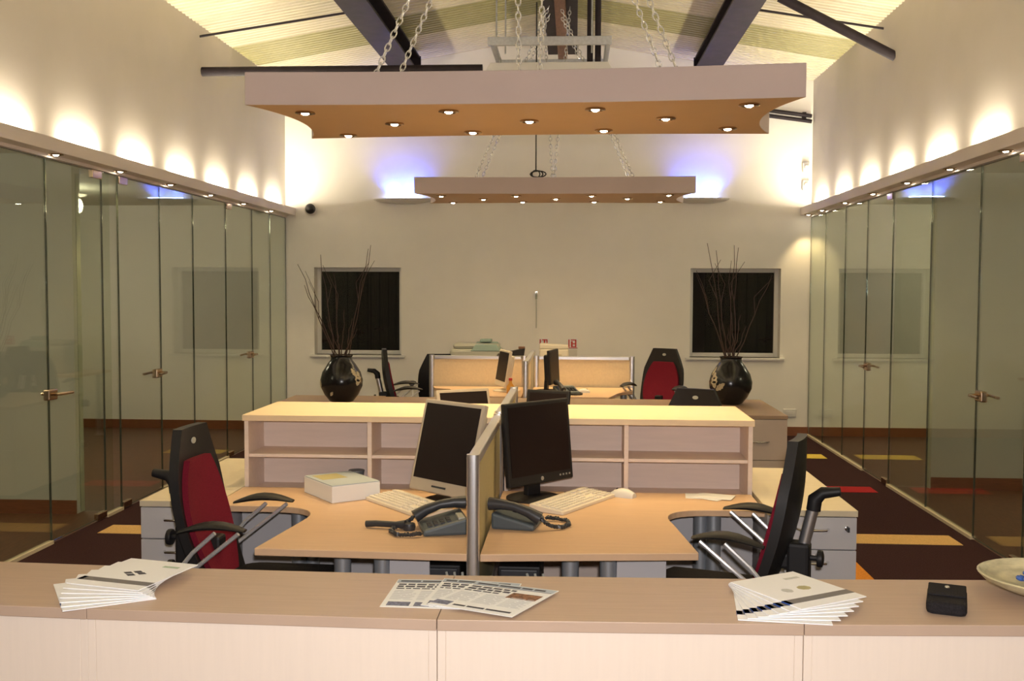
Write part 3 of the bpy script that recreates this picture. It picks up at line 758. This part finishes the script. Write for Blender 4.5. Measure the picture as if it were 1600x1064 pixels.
def kb(label, loc, rotz):
    e = thing('keyboard', label, 'keyboard', loc, rotz)
    L, W = .45, .165
    B().add([(-L/2,-W/2,.0),(L/2,-W/2,.0),(L/2,W/2,.0),(-L/2,W/2,.0),(-L/2,-W/2,.014),(L/2,-W/2,.014),(L/2,W/2,.030),(-L/2,W/2,.030)],
            [(0,3,2,1),(4,5,6,7),(0,1,5,4),(1,2,6,5),(2,3,7,6),(3,0,4,7)]).build('case', 'ivory_plastic', e, .003)
    zf = lambda y: .014+(y+W/2)/W*.016
    b = B()
    blocks = [(-.212, .062, 14), (.075, .13, 3), (.143, .213, 4)]
    for x0, x1, nn in blocks:
        p = (x1-x0)/nn
        for r_ in range(6):
            if nn == 3 and r_ in (2,): continue
            y = -W/2+.020+r_*.0215+(.008 if r_ == 5 else 0)
            if nn == 14 and r_ == 0:
                xs_ = [(x0, x0+.05), (x0+.052, x0+.17), (x0+.172, x1)]
            else: xs_ = [(x0+i*p, x0+(i+1)*p-.002) for i in range(nn)]
            for a, c in xs_: b.box(a, c-.0015, y-.0082, y+.0082, zf(y)-.002, zf(y)+.006)
    ko = b.build('keys', 'key', e); ko['kind'] = 'stuff'
    return e
kb('ivory keyboard on the left near desk in front of the silver monitor', (-.70, 4.285, DK), math.atan2(-.35, .289))
kb('ivory keyboard on the right near desk in front of the black monitor', (.0, 4.40, DK), math.atan2(.407, .235))

def mouse(label, loc, rotz, m='white_plastic'):
    e = thing('computer_mouse', label, 'mouse', loc, rotz)
    rings = []
    for k in range(9):
        t = k/8; x = -.055+.11*t; hh = .034*math.sin(PI*(.12+.78*t))**.7; ww = .030*math.sin(PI*(.15+.7*t))**.5
        rings.append([(x, ww*math.cos(a), max(.002, .004+hh*math.sin(a))) for a in [PI*j/10 for j in range(11)]]+[(x, -ww, 0), (x, ww, 0)])
    B().loft(rings).build('shell', m, e, smooth=True)
    B().lathe([(.006, -.003), (.007, 0), (.006, .003)], 10, (.03, 0, .030), M=RX(R(90))).build('wheel', 'phone_dark', e)
    return e
mouse('ivory mouse beside the keyboard on the right near desk', (.222, 4.57, DK), R(150))
tag(B().tube([(.15, 4.59, DK+.006), (.08, 4.62, DK+.004), (.0, 4.60, DK+.004), (-.04, 4.63, DK+.004)], .0022, 6).build('mouse_cable', 'phone_dark', smooth=True), 'thin mouse cable behind the keyboard on the right near desk', 'cable')

def phone(label, loc, rotz, off_hook):
    e = thing('desk_phone', label, 'telephone', loc, rotz)
    # wedge body: long axis x, rises towards +y
    B().add([(-.10,-.085,0),(.10,-.085,0),(.10,.085,0),(-.10,.085,0),(-.10,-.085,.022),(.10,-.085,.022),(.10,.085,.065),(-.10,.085,.065)],
            [(0,3,2,1),(4,5,6,7),(0,1,5,4),(1,2,6,5),(2,3,7,6),(3,0,4,7)]).build('body', 'phone_blue', e, .010)
    zf = lambda y: .022+(y+.085)/.17*.043
    keys = B()
    for i in range(3):
        for j in range(4): 
            y = -.055+j*.024; keys.box(.005+i*.026, .024+i*.026, y-.008, y+.008, zf(y)-.001, zf(y)+.005)
    ko = keys.build('keypad', 'phone_dark', e)
    B().box(.0, .085, .050, .075, zf(.062)-.012, zf(.062)+.006).build('display', 'grey_plastic', e, .002)
    hs = []
    if True:
        pts = [(-.062, -.10, zf(-.1)+.024), (-.066, -.055, zf(-.05)+.036), (-.066, .0, zf(0)+.042), (-.066, .055, zf(.05)+.036), (-.062, .10, zf(.1)+.022)]
        ho = B().tube(pts, [.026, .021, .018, .021, .026], 12).build('handset', 'phone_dark', e, smooth=True)
    cp = [(-.062, -.105, .040), (-.058, -.14, .016), (-.04, -.18, .010), (.02, -.20, .010), (.08, -.18, .010), (.10, -.13, .012), (.095, -.09, .014)]
    path = []
    for i in range(len(cp)-1):
        for t in range(14):
            u = t/14; q = Vector(cp[i]).lerp(Vector(cp[i+1]), u); an = (i*14+t)*1.9
            path.append(q+Vector((.003*math.cos(an), .003*math.cos(an), .003*math.sin(an))))
    B().tube(path, .007, 6).build('coiled_cord', 'phone_dark', e, smooth=True)
    return e
phone('dark desk telephone on the right near desk beside the divider', (-.215, 3.985, DK), R(80), False)
phone('dark desk telephone on the left near desk beside the divider', (-.50, 3.875, DK), R(-75), False)
# handset-like headset lying left of the left phone
e = thing('telephone_handset', 'black handset lying on the left near desk beside the telephone', 'handset', (-.71, 3.88, DK), R(-10))
B().tube([(-.09, 0, .014), (-.05, 0, .018), (.03, 0, .018), (.07, 0, .02)], [.013, .012, .012, .018], 10).build('grip', 'phone_dark', e, smooth=True)
B().lathe([(.022, 0), (.025, .012), (.022, .026)], 14, (.085, .0, 0)).build('earpiece', 'phone_dark', e, smooth=True)

# ream box, cup, papers
e = thing('paper_ream', 'white block of paper on the left near desk', 'paper', (-1.04, 4.50, DK), R(-2))
ang = math.atan2(4.343-4.60, -.98+1.2)
e.rotation_euler = (0, 0, R(-52)); e.location = (-1.035, 4.51, DK)
B().box(-.15, .15, -.115, .115, 0, .072).build('block', 'paper', e, .003)
B().box(-.148, .148, -.113, .113, .072, .076).build('cover_sheet', 'ink_masthead', e, .001)
B().box(-.12, .0, -.09, .03, .076, .0765).build('cover_print', 'ink_olive', e)
e = thing('pen_cup', 'small dark grey cup behind the paper block on the left near desk', 'cup', (-.985, 4.80-.01, .882))
e.location = (-1.03, 4.80, .705)
B().lathe([(.030, 0), (.034, .04), (.037, .085), (.033, .085), (.030, .045), (.026, .006), (.002, .005)], 24).build('cup_body', 'cup', e, smooth=True)
B().lathe([(.0375, .078), (.039, .082), (.0375, .087), (.034, .087)], 24).build('rim', 'cup', e, smooth=True)
for k, (x, y, a) in enumerate(((.575, 4.60, 25), (.60, 4.58, -8), (.635, 4.585, 10))):
    o = B().box(-.055, .055, -.075, .075, 0, .0012).build('note_paper', 'paper', None, loc=(x, y, DK+.0005+.0016*k), rotz=R(a+60))
    tag(o, 'white note paper on the right near desk, %s of three' % ('lowest', 'middle', 'topmost')[k], 'paper', 'note papers')

# ================================================================== CHAIRS
def make_chair(label, loc, rotz, grp, back_m='red_fabric'):
    e = thing('task_chair', label, 'chair', loc, rotz, grp)      # faces local +x
    b = B(); rings = []
    for z, s_ in ((.455, .94), (.47, 1.0), (.515, 1.0), (.535, .93)):
        rings.append([(x*s_+.02, y*s_, z+(-.015 if x > .18 else 0)) for x, y in rrect(.47, .49, .09, 5)])
    b.loft(rings).build('seat', 'black_fabric', e, smooth=True)
    def bk(z): # centreline x of the back at height z (leaning back)
        t = (z-.5)/.62; return -.19-.135*t-.045*math.sin(t*PI)
    def slab(z0, z1, wf, off0, off1, nz=14, nx=9, cur=.035):
        rings = []
        for i in range(nz+1):
            z = z0+(z1-z0)*i/nz; hw = wf((z-z0)/(z1-z0)); fr = []; bkk = []
            for j in range(nx+1):
                y = -hw+2*hw*j/nx; c = cur*(y/.23)**2
                fr.append((bk(z)+off1+c, y, z)); bkk.append((bk(z)+off0+c, y, z))
            rings.append(fr+bkk[::-1])
        return B().loft(rings)
    slab(.50, 1.12, lambda t: .15+.055*math.sin(PI*min(1, t*.85+.1))-.045*max(0, t-.7)/.3, -.03, .006).build('backrest', 'black_plastic', e, smooth=True)
    slab(.55, 1.00, lambda t: (.02+.155*math.sin(PI*(.1+.8*t))**.6), .007, .03).build('back_cushion', back_m, e, smooth=True)
    bd = B().prism([(.018*math.cos(a), .012*math.sin(a)) for a in [2*PI*k/14 for k in range(14)]], 0, .004, 'x'); bd.v = [(q[0]+bk(1.065)+.008, q[1], q[2]+1.065) for q in bd.v]
    bd.build('badge', 'grey_plastic', e)
    for s_ in (-1, 1):
        y = s_*.265
        pad = B(); rings = []
        for k in range(9):
            t = k/8; x = -.26+.25*t; w_ = .008+.034*math.sin(PI*(.08+.8*t)); zc = .77+.022*math.sin(PI*t)+.012*t
            rings.append([(x, y+w_*math.cos(a), zc+(.005+.010*math.sin(PI*t))*math.sin(a)) for a in [2*PI*j/10 for j in range(10)]])
        pad.loft(rings).build('armrest', 'black_plastic', e, smooth=True)
        for dx in (-.02, .02):
            B().tube([(-.08+dx*2.2, y, .770), (-.17+dx*2, y*.98, .695), (-.27+dx, y*.93, .60), (-.29+dx, y*.80, .53)], .008, 8).build('arm_rod', 'rod', e, smooth=True)
    # rear column with adjuster knobs and lifting handle
    col = B().tube([(-.345, .0, .68), (-.39, .0, .88)], .021, 12).build('rear_column', 'alu', e, smooth=True)
    B().tube([(-.388, 0, .86), (-.393, 0, .90), (-.42, 0, .925), (-.48, 0, .935)], [.026, .027, .022, .016], 10).build('column_grip', 'black_plastic', col, smooth=True)
    br = B().box(-.38, -.30, -.04, .04, .47, .74); br.box(-.33, -.2, -.035, .035, .64, .70); br.box(-.33, -.1, -.03, .03, .45, .50)
    br.build('rear_bracket', 'black_plastic', e, .012)
    for z in (.685, .565):
        k = B().tube([(-.38, 0, z), (-.41, 0, z)], .010, 8); k.lathe([(.030, 0), (.032, .006), (.030, .018), (.016, .022)], 12, (-.405, 0, z), M=RY(R(-90)))
        k.build('knob', 'black_plastic', e, smooth=True)
    B().box(-.15, .12, -.09, .09, .40, .455).build('mechanism', 'black_plastic', e, .01)
    B().tube([(0, 0, .09), (0, 0, .25), (0, 0, .26), (0, 0, .41)], [.028, .028, .018, .018], 12).build('gas_lift', 'alu', e, smooth=True)
    for k in range(5):
        a = 2*PI*k/5+.3; c, s2 = math.cos(a), math.sin(a)
        lg = B().tube([(.02*c, .02*s2, .11), (.16*c, .16*s2, .095), (.30*c, .30*s2, .075)], [.026, .02, .014], 8).build('base_leg', 'alu', e, smooth=True)
        B().lathe([(.012, -.02), (.028, -.018), (.028, .018), (.012, .02)], 12, (.30*c, .30*s2, .028), M=RZ(a+PI/2)@RY(PI/2)).build('castor', 'black_plastic', lg, smooth=True)
    return e
ch = make_chair('black and red task chair facing right at the left near desk', (-1.15, 3.85, 0), R(-3), 'task chairs')
dup(ch, (.50, 3.87, 0), R(160), 'black task chair seen edge-on facing left at the right near desk')
dup(ch, (.64, 9.15, 0), R(236), 'black and red task chair at the far desk by the right screen')
dup(ch, (.60, 5.98, 0), R(245), 'task chair behind the right open shelf unit, only its dark top showing').scale = (1, 1, .94)
dup(ch, (-1.36, 9.10, 0), R(12), 'black task chair seen edge-on left of the far screens')
dup(ch, (-1.37, 10.32, 0), R(98), 'black task chair behind the left edge of the far screens').scale = (1, 1, .91)

# ================================================================== REAR DESKS OF THE NEAR CLUSTER
def mirrorY(poly, y0, y1): return [(x, y0+(y1-y)) for x, y in reversed(poly)]
prr = [(-.323, 5.26), (.70, 5.26), (.70, 5.62), (.34, 5.66), (.32, 6.40), (-.323, 6.40)]
pll = [(-.367, 5.26), (-.367, 6.40), (-1.08, 6.40), (-1.10, 5.66), (-1.5, 5.62), (-1.5, 5.26)]
desk('radial_desk', prr, 'maple desk behind the right open shelf unit', [(.25, 6.3), (-.26, 6.3), (.62, 5.4)], [], 'rear radial desks')
desk('radial_desk', pll, 'maple desk behind the left open shelf unit', [(-1.02, 6.3), (-.42, 6.3), (-1.42, 5.4)], [], 'rear radial desks')
monitor('flat_monitor', 'silver edged monitor behind the left open shelf unit, only its top showing', (-.58, 5.72, .765), .55, .30, .33, .335, 'silver_plastic', 'black_plastic', .04, logo=False)
monitor('flat_monitor', 'black monitor behind the right open shelf unit, only its top showing', (-.17, 5.75, .77), -.35, .22, .26, .32, 'black_plastic', 'black_plastic', .04, logo=False)

# ================================================================== FAR CLUSTER
rows2 = [(.40, .70), (.05, .395)]
pedestal(1.17, 1.572, 7.64, 8.76, 'beige drawer unit with shaded brown top under the right vase', 'beige_laminate', 'shaded_top', rows2, keyed=False, hz=.535, grp='far low cabinets', name='low_cabinet')
pedestal(-2.41, -1.62, 7.64, 8.76, 'beige low cabinet with shaded brown top under the left vase', 'beige_laminate', 'shaded_top', rows2, keyed=False, grp='far low cabinets', name='low_cabinet')
pedestal(-1.617, -.35, 7.64, 8.70, 'shaded brown topped low cabinet in front of the left far screen', 'beige_laminate', 'shaded_top', rows2, keyed=False, grp='far low cabinets', name='low_cabinet')
pedestal(-.347, 1.167, 7.64, 8.70, 'shaded brown topped low cabinet in front of the right far screen', 'beige_laminate', 'shaded_top', rows2, keyed=False, grp='far low cabinets', name='low_cabinet')
desk('far_desk', [(-1.10, 8.82), (-.455, 8.82), (-.455, 9.70), (-1.34, 9.70), (-1.30, 9.52), (-1.15, 9.45), (-1.10, 9.3)], 'lit desk in front of the left far screen', [(-1.0, 8.9), (-1.2, 9.62), (-.55, 9.0)], [], 'far desks')
desk('far_desk', [(-.385, 8.82), (.30, 8.82)]+bez((.36, 9.05), (.40, 9.30), (.53, 9.36))+[(.55, 9.70), (-.385, 9.70)], 'lit desk with curved edge in front of the right far screen', [(.2, 8.9), (.46, 9.6), (-.28, 9.0)], [], 'far desks')
desk('far_table', [(-1.5, 10.52), (.56, 10.52), (.56, 11.3), (-1.5, 11.3)], 'long table behind the far screens under the printer', [(-1.4, 10.6), (.46, 10.6), (-1.4, 11.2), (.46, 11.2)], [], None)
screen('desk_screen', 'aluminium framed cream screen at the left far desk', (-1.385, 9.76, 0), 0, .935, .60, 1.02, 'screen_fabric', grp='far desk screens', fw_=.05)
screen('desk_screen', 'aluminium framed cream screen at the right far desk', (-.385, 9.76, 0), 0, .955, .60, 1.02, 'screen_fabric', grp='far desk screens', fw_=.05)
screen('desk_screen', 'aluminium framed screen seen edge-on between the two far desks', (-.42, 8.84, 0), R(90), 1.6, .60, 1.03, 'screen_fabric', grp='far desk screens', fw_=.05)
monitor('flat_monitor', 'ivory monitor seen side-on at the left far desk', (-.68, 9.30, .775), R(-72), .16, .38, .33, 'ivory_plastic', 'ivory_plastic', .05, logo=False)
monitor('flat_monitor', 'black monitor seen side-on at the right far desk', (-.17, 9.30, .80), R(78), .05, .36, .31, 'black_plastic', 'black_plastic', .04, logo=False)
mouse('ivory mouse on the right far desk', (.085, 9.2, DK), R(10))
phone('small dark telephone on the right far desk', (-.07, 9.12, DK), R(20), False)
# printer and devices behind the screens
e = thing('printer', 'grey printer with green lid behind the left far screen', 'printer', (-1.03, 10.85, DK))
B().box(-.27, .27, -.2, .2, 0, .30).build('body', 'grey_plastic', e, .03); B().box(-.24, .24, -.17, .17, .30, .355).build('lid', 'grey_plastic', e, .03)
B().loft([[(-.05, -.206, .28), (.26, -.206, .28), (.26, .0, .30), (-.05, .0, .30)], [(.0, -.19, .345), (.22, -.19, .345), (.22, .0, .37), (.0, .0, .37)]]).build('paper_tray', 'teal_plastic', e, .006)
B().box(.04, .16, -.12, .02, .37, .40).build('output_flap', 'teal_plastic', e, .008)
e = thing('beige_device', 'beige desktop device behind the right far screen', 'device', (-.21, 10.75, DK))
B().box(-.15, .15, -.15, .15, 0, .31).build('body', 'ivory_plastic', e, .012); B().prism([(-.15, .31), (.15, .31), (.14, .345), (-.15, .36)], -.15, .12, 'y').build('lid', 'ivory_plastic', e, .006)
B().box(-.10, .08, -.162, -.15, .22, .26).build('paper_slot', 'cream_top', e, .004)
e = thing('desk_lamp_arm', 'dark folded device lying on top of the left far screen', 'device', (-.60, 9.76, 1.024), R(8))
B().loft([[(-.14, -.03, 0), (.12, -.03, 0), (.12, .03, 0), (-.14, .03, 0)], [(-.12, -.03, .02), (.13, -.03, .07), (.13, .03, .07), (-.12, .03, .02)]]).build('body', 'black_plastic', e, .004)
B().box(.07, .13, -.02, .02, .062, .085).build('tip', 'ridge_wood', e, .003)
e = thing('amber_bottle', 'small amber object on the left far desk beside the divider', 'bottle', (-.56, 9.02, DK))
B().lathe([(.03, 0), (.034, .01), (.034, .07), (.015, .095), (.013, .12)], 16).build('body', 'amber', e, smooth=True); B().lathe([(.016, .12), (.016, .14), (.012, .142)], 12).build('cap', 'red_sign', e)

# vases with twigs
VP = [(.07, 0), (.095, .01), (.135, .06), (.168, .13), (.172, .18), (.155, .245), (.115, .31), (.088, .345), (.085, .37), (.095, .385), (.088, .386), (.078, .36), (.07, .3), (.002, .28)]
def vr(z):
    for (r0, z0), (r1, z1) in zip(VP[:10], VP[1:10]):
        if z0 <= z <= z1: return r0+(r1-r0)*(z-z0)/(z1-z0)
    return .1
def vase(x, y, label, leaves, side, seed, tips):
    e = thing('black_vase', label, 'vase', (x, y, DK), 0, 'black vases')
    B().lathe(VP, 40).build('body', 'vase', e, smooth=True)
    for a0, z0, ln, wd, tilt in leaves:
        b = B(); vs = []; n = 8
        for i in range(n+1):
            t = i/n; ww = wd*math.sin(PI*(.04+.92*t))*(1.15 if i % 2 else .8)
            for s_ in (-1, 1):
                dz = (t-.5)*ln*math.cos(tilt)+s_*ww*math.sin(tilt); da = ((t-.5)*ln*math.sin(tilt)-s_*ww*math.cos(tilt))/.165
                for off in (0, .003):
                    r_ = vr(z0+dz)+off; vs.append((r_*math.cos(a0+da), r_*math.sin(a0+da), z0+dz))
        fs = []
        for i in range(n):
            k = i*4; fs += [(k+1, k+3, k+7, k+5), (k, k+4, k+6, k+2), (k, k+1, k+5, k+4), (k+2, k+6, k+7, k+3)]
        b.add(vs, fs).build('leaf_motif', 'vase_leaf', e)
    rn = random.Random(seed)
    rank = {q: i for i, q in enumerate(sorted(tips))}
    for i, (tx, tz) in enumerate(tips):
        a = rn.uniform(0, 2*PI); r_ = .05; p0 = Vector((.02*math.cos(a), .02*math.sin(a), .29)); 
        p1 = Vector((max(-.06, min(.06, tx*.25)), .05*math.sin(a), .40)); p2 = Vector((tx, rn.uniform(-.12, .12), tz))
        pts = []
        for k in range(9):
            t = k/8; q = p0.lerp(p1, t*4) if t < .25 else p1.lerp(p2, (t-.25)/.75)
            if 0.3 < t < .95: q += Vector((rn.uniform(-.012, .012), rn.uniform(-.012, .012), 0))
            pts.append(q)
        b = B().tube(pts, [.0055-.0035*k/8 for k in range(9)], 6)
        if tz > .9:
            q = pts[5]; dr = (p2-p1).normalized(); b.tube([q, q+dr*.10+Vector((rn.uniform(-.05, .05), 0, .05)), q+dr*.2+Vector((rn.uniform(-.08, .08), 0, .12))], [.003, .0025, .0015], 5)
        o = b.build('twig', 'twig', None, smooth=True, loc=(x, y, DK))
        tag(o, 'thin dark bare twig in the vase by the %s window, %s tip from the left' % (side, ORD[rank[(tx, tz)]]), 'twig', 'twigs in the %s vase' % side)
vase(-1.89, 8.25, 'round black vase with pale leaf motif in front of the left window', [(R(-25), .20, .12, .035, .3), (R(-38), .25, .07, .02, -.4), (R(-155), .15, .07, .02, .1), (R(-110), .08, .05, .012, .8)], 'left', 3,
     [(-.36, 1.12), (-.28, .95), (-.19, 1.20), (-.05, 1.05), (.20, 1.25), (.26, 1.27), (-.10, .70), (.03, .75), (.10, .68), (-.03, .6), (.14, .60)])
vase(1.265, 8.40, 'round black vase with pale leaf motif in front of the right window', [(R(-150), .20, .13, .035, -.2), (R(-128), .15, .10, .022, .9), (R(-165), .27, .07, .018, .1)], 'right', 5,
     [(-.28, 1.08), (-.20, 1.30), (-.14, 1.24), (.0, 1.28), (.03, 1.26), (.33, 1.05), (-.08, .66), (.02, .74), (.09, .72), (.13, .63), (-.04, .62)])

# fill lamps added to keep the side offices lit
for side, x, y in (('left', -5.0, 4.6), ('left', -5.0, 9.6), ('right', 4.4, 5.8), ('right', 4.4, 10.3)):
    e = thing('office_fill_light', 'added round fill light in the %s %s office' % ('front' if y < 7 else 'rear', side), 'ceiling light', (x, y, ZO))
    B().lathe([(.16, 0), (.165, -.03), (.15, -.04)], 24).build('housing', 'white_plastic', e, smooth=True); B().lathe([(.14, -.04), (.12, -.055), (.05, -.062)], 24).build('diffuser', 'bulb_dim', e, smooth=True)
    light('office_fill_light_light', 'POINT', (0, 0, -.15), P_OFFICE, (1, .88, .68), .1, parent=e)
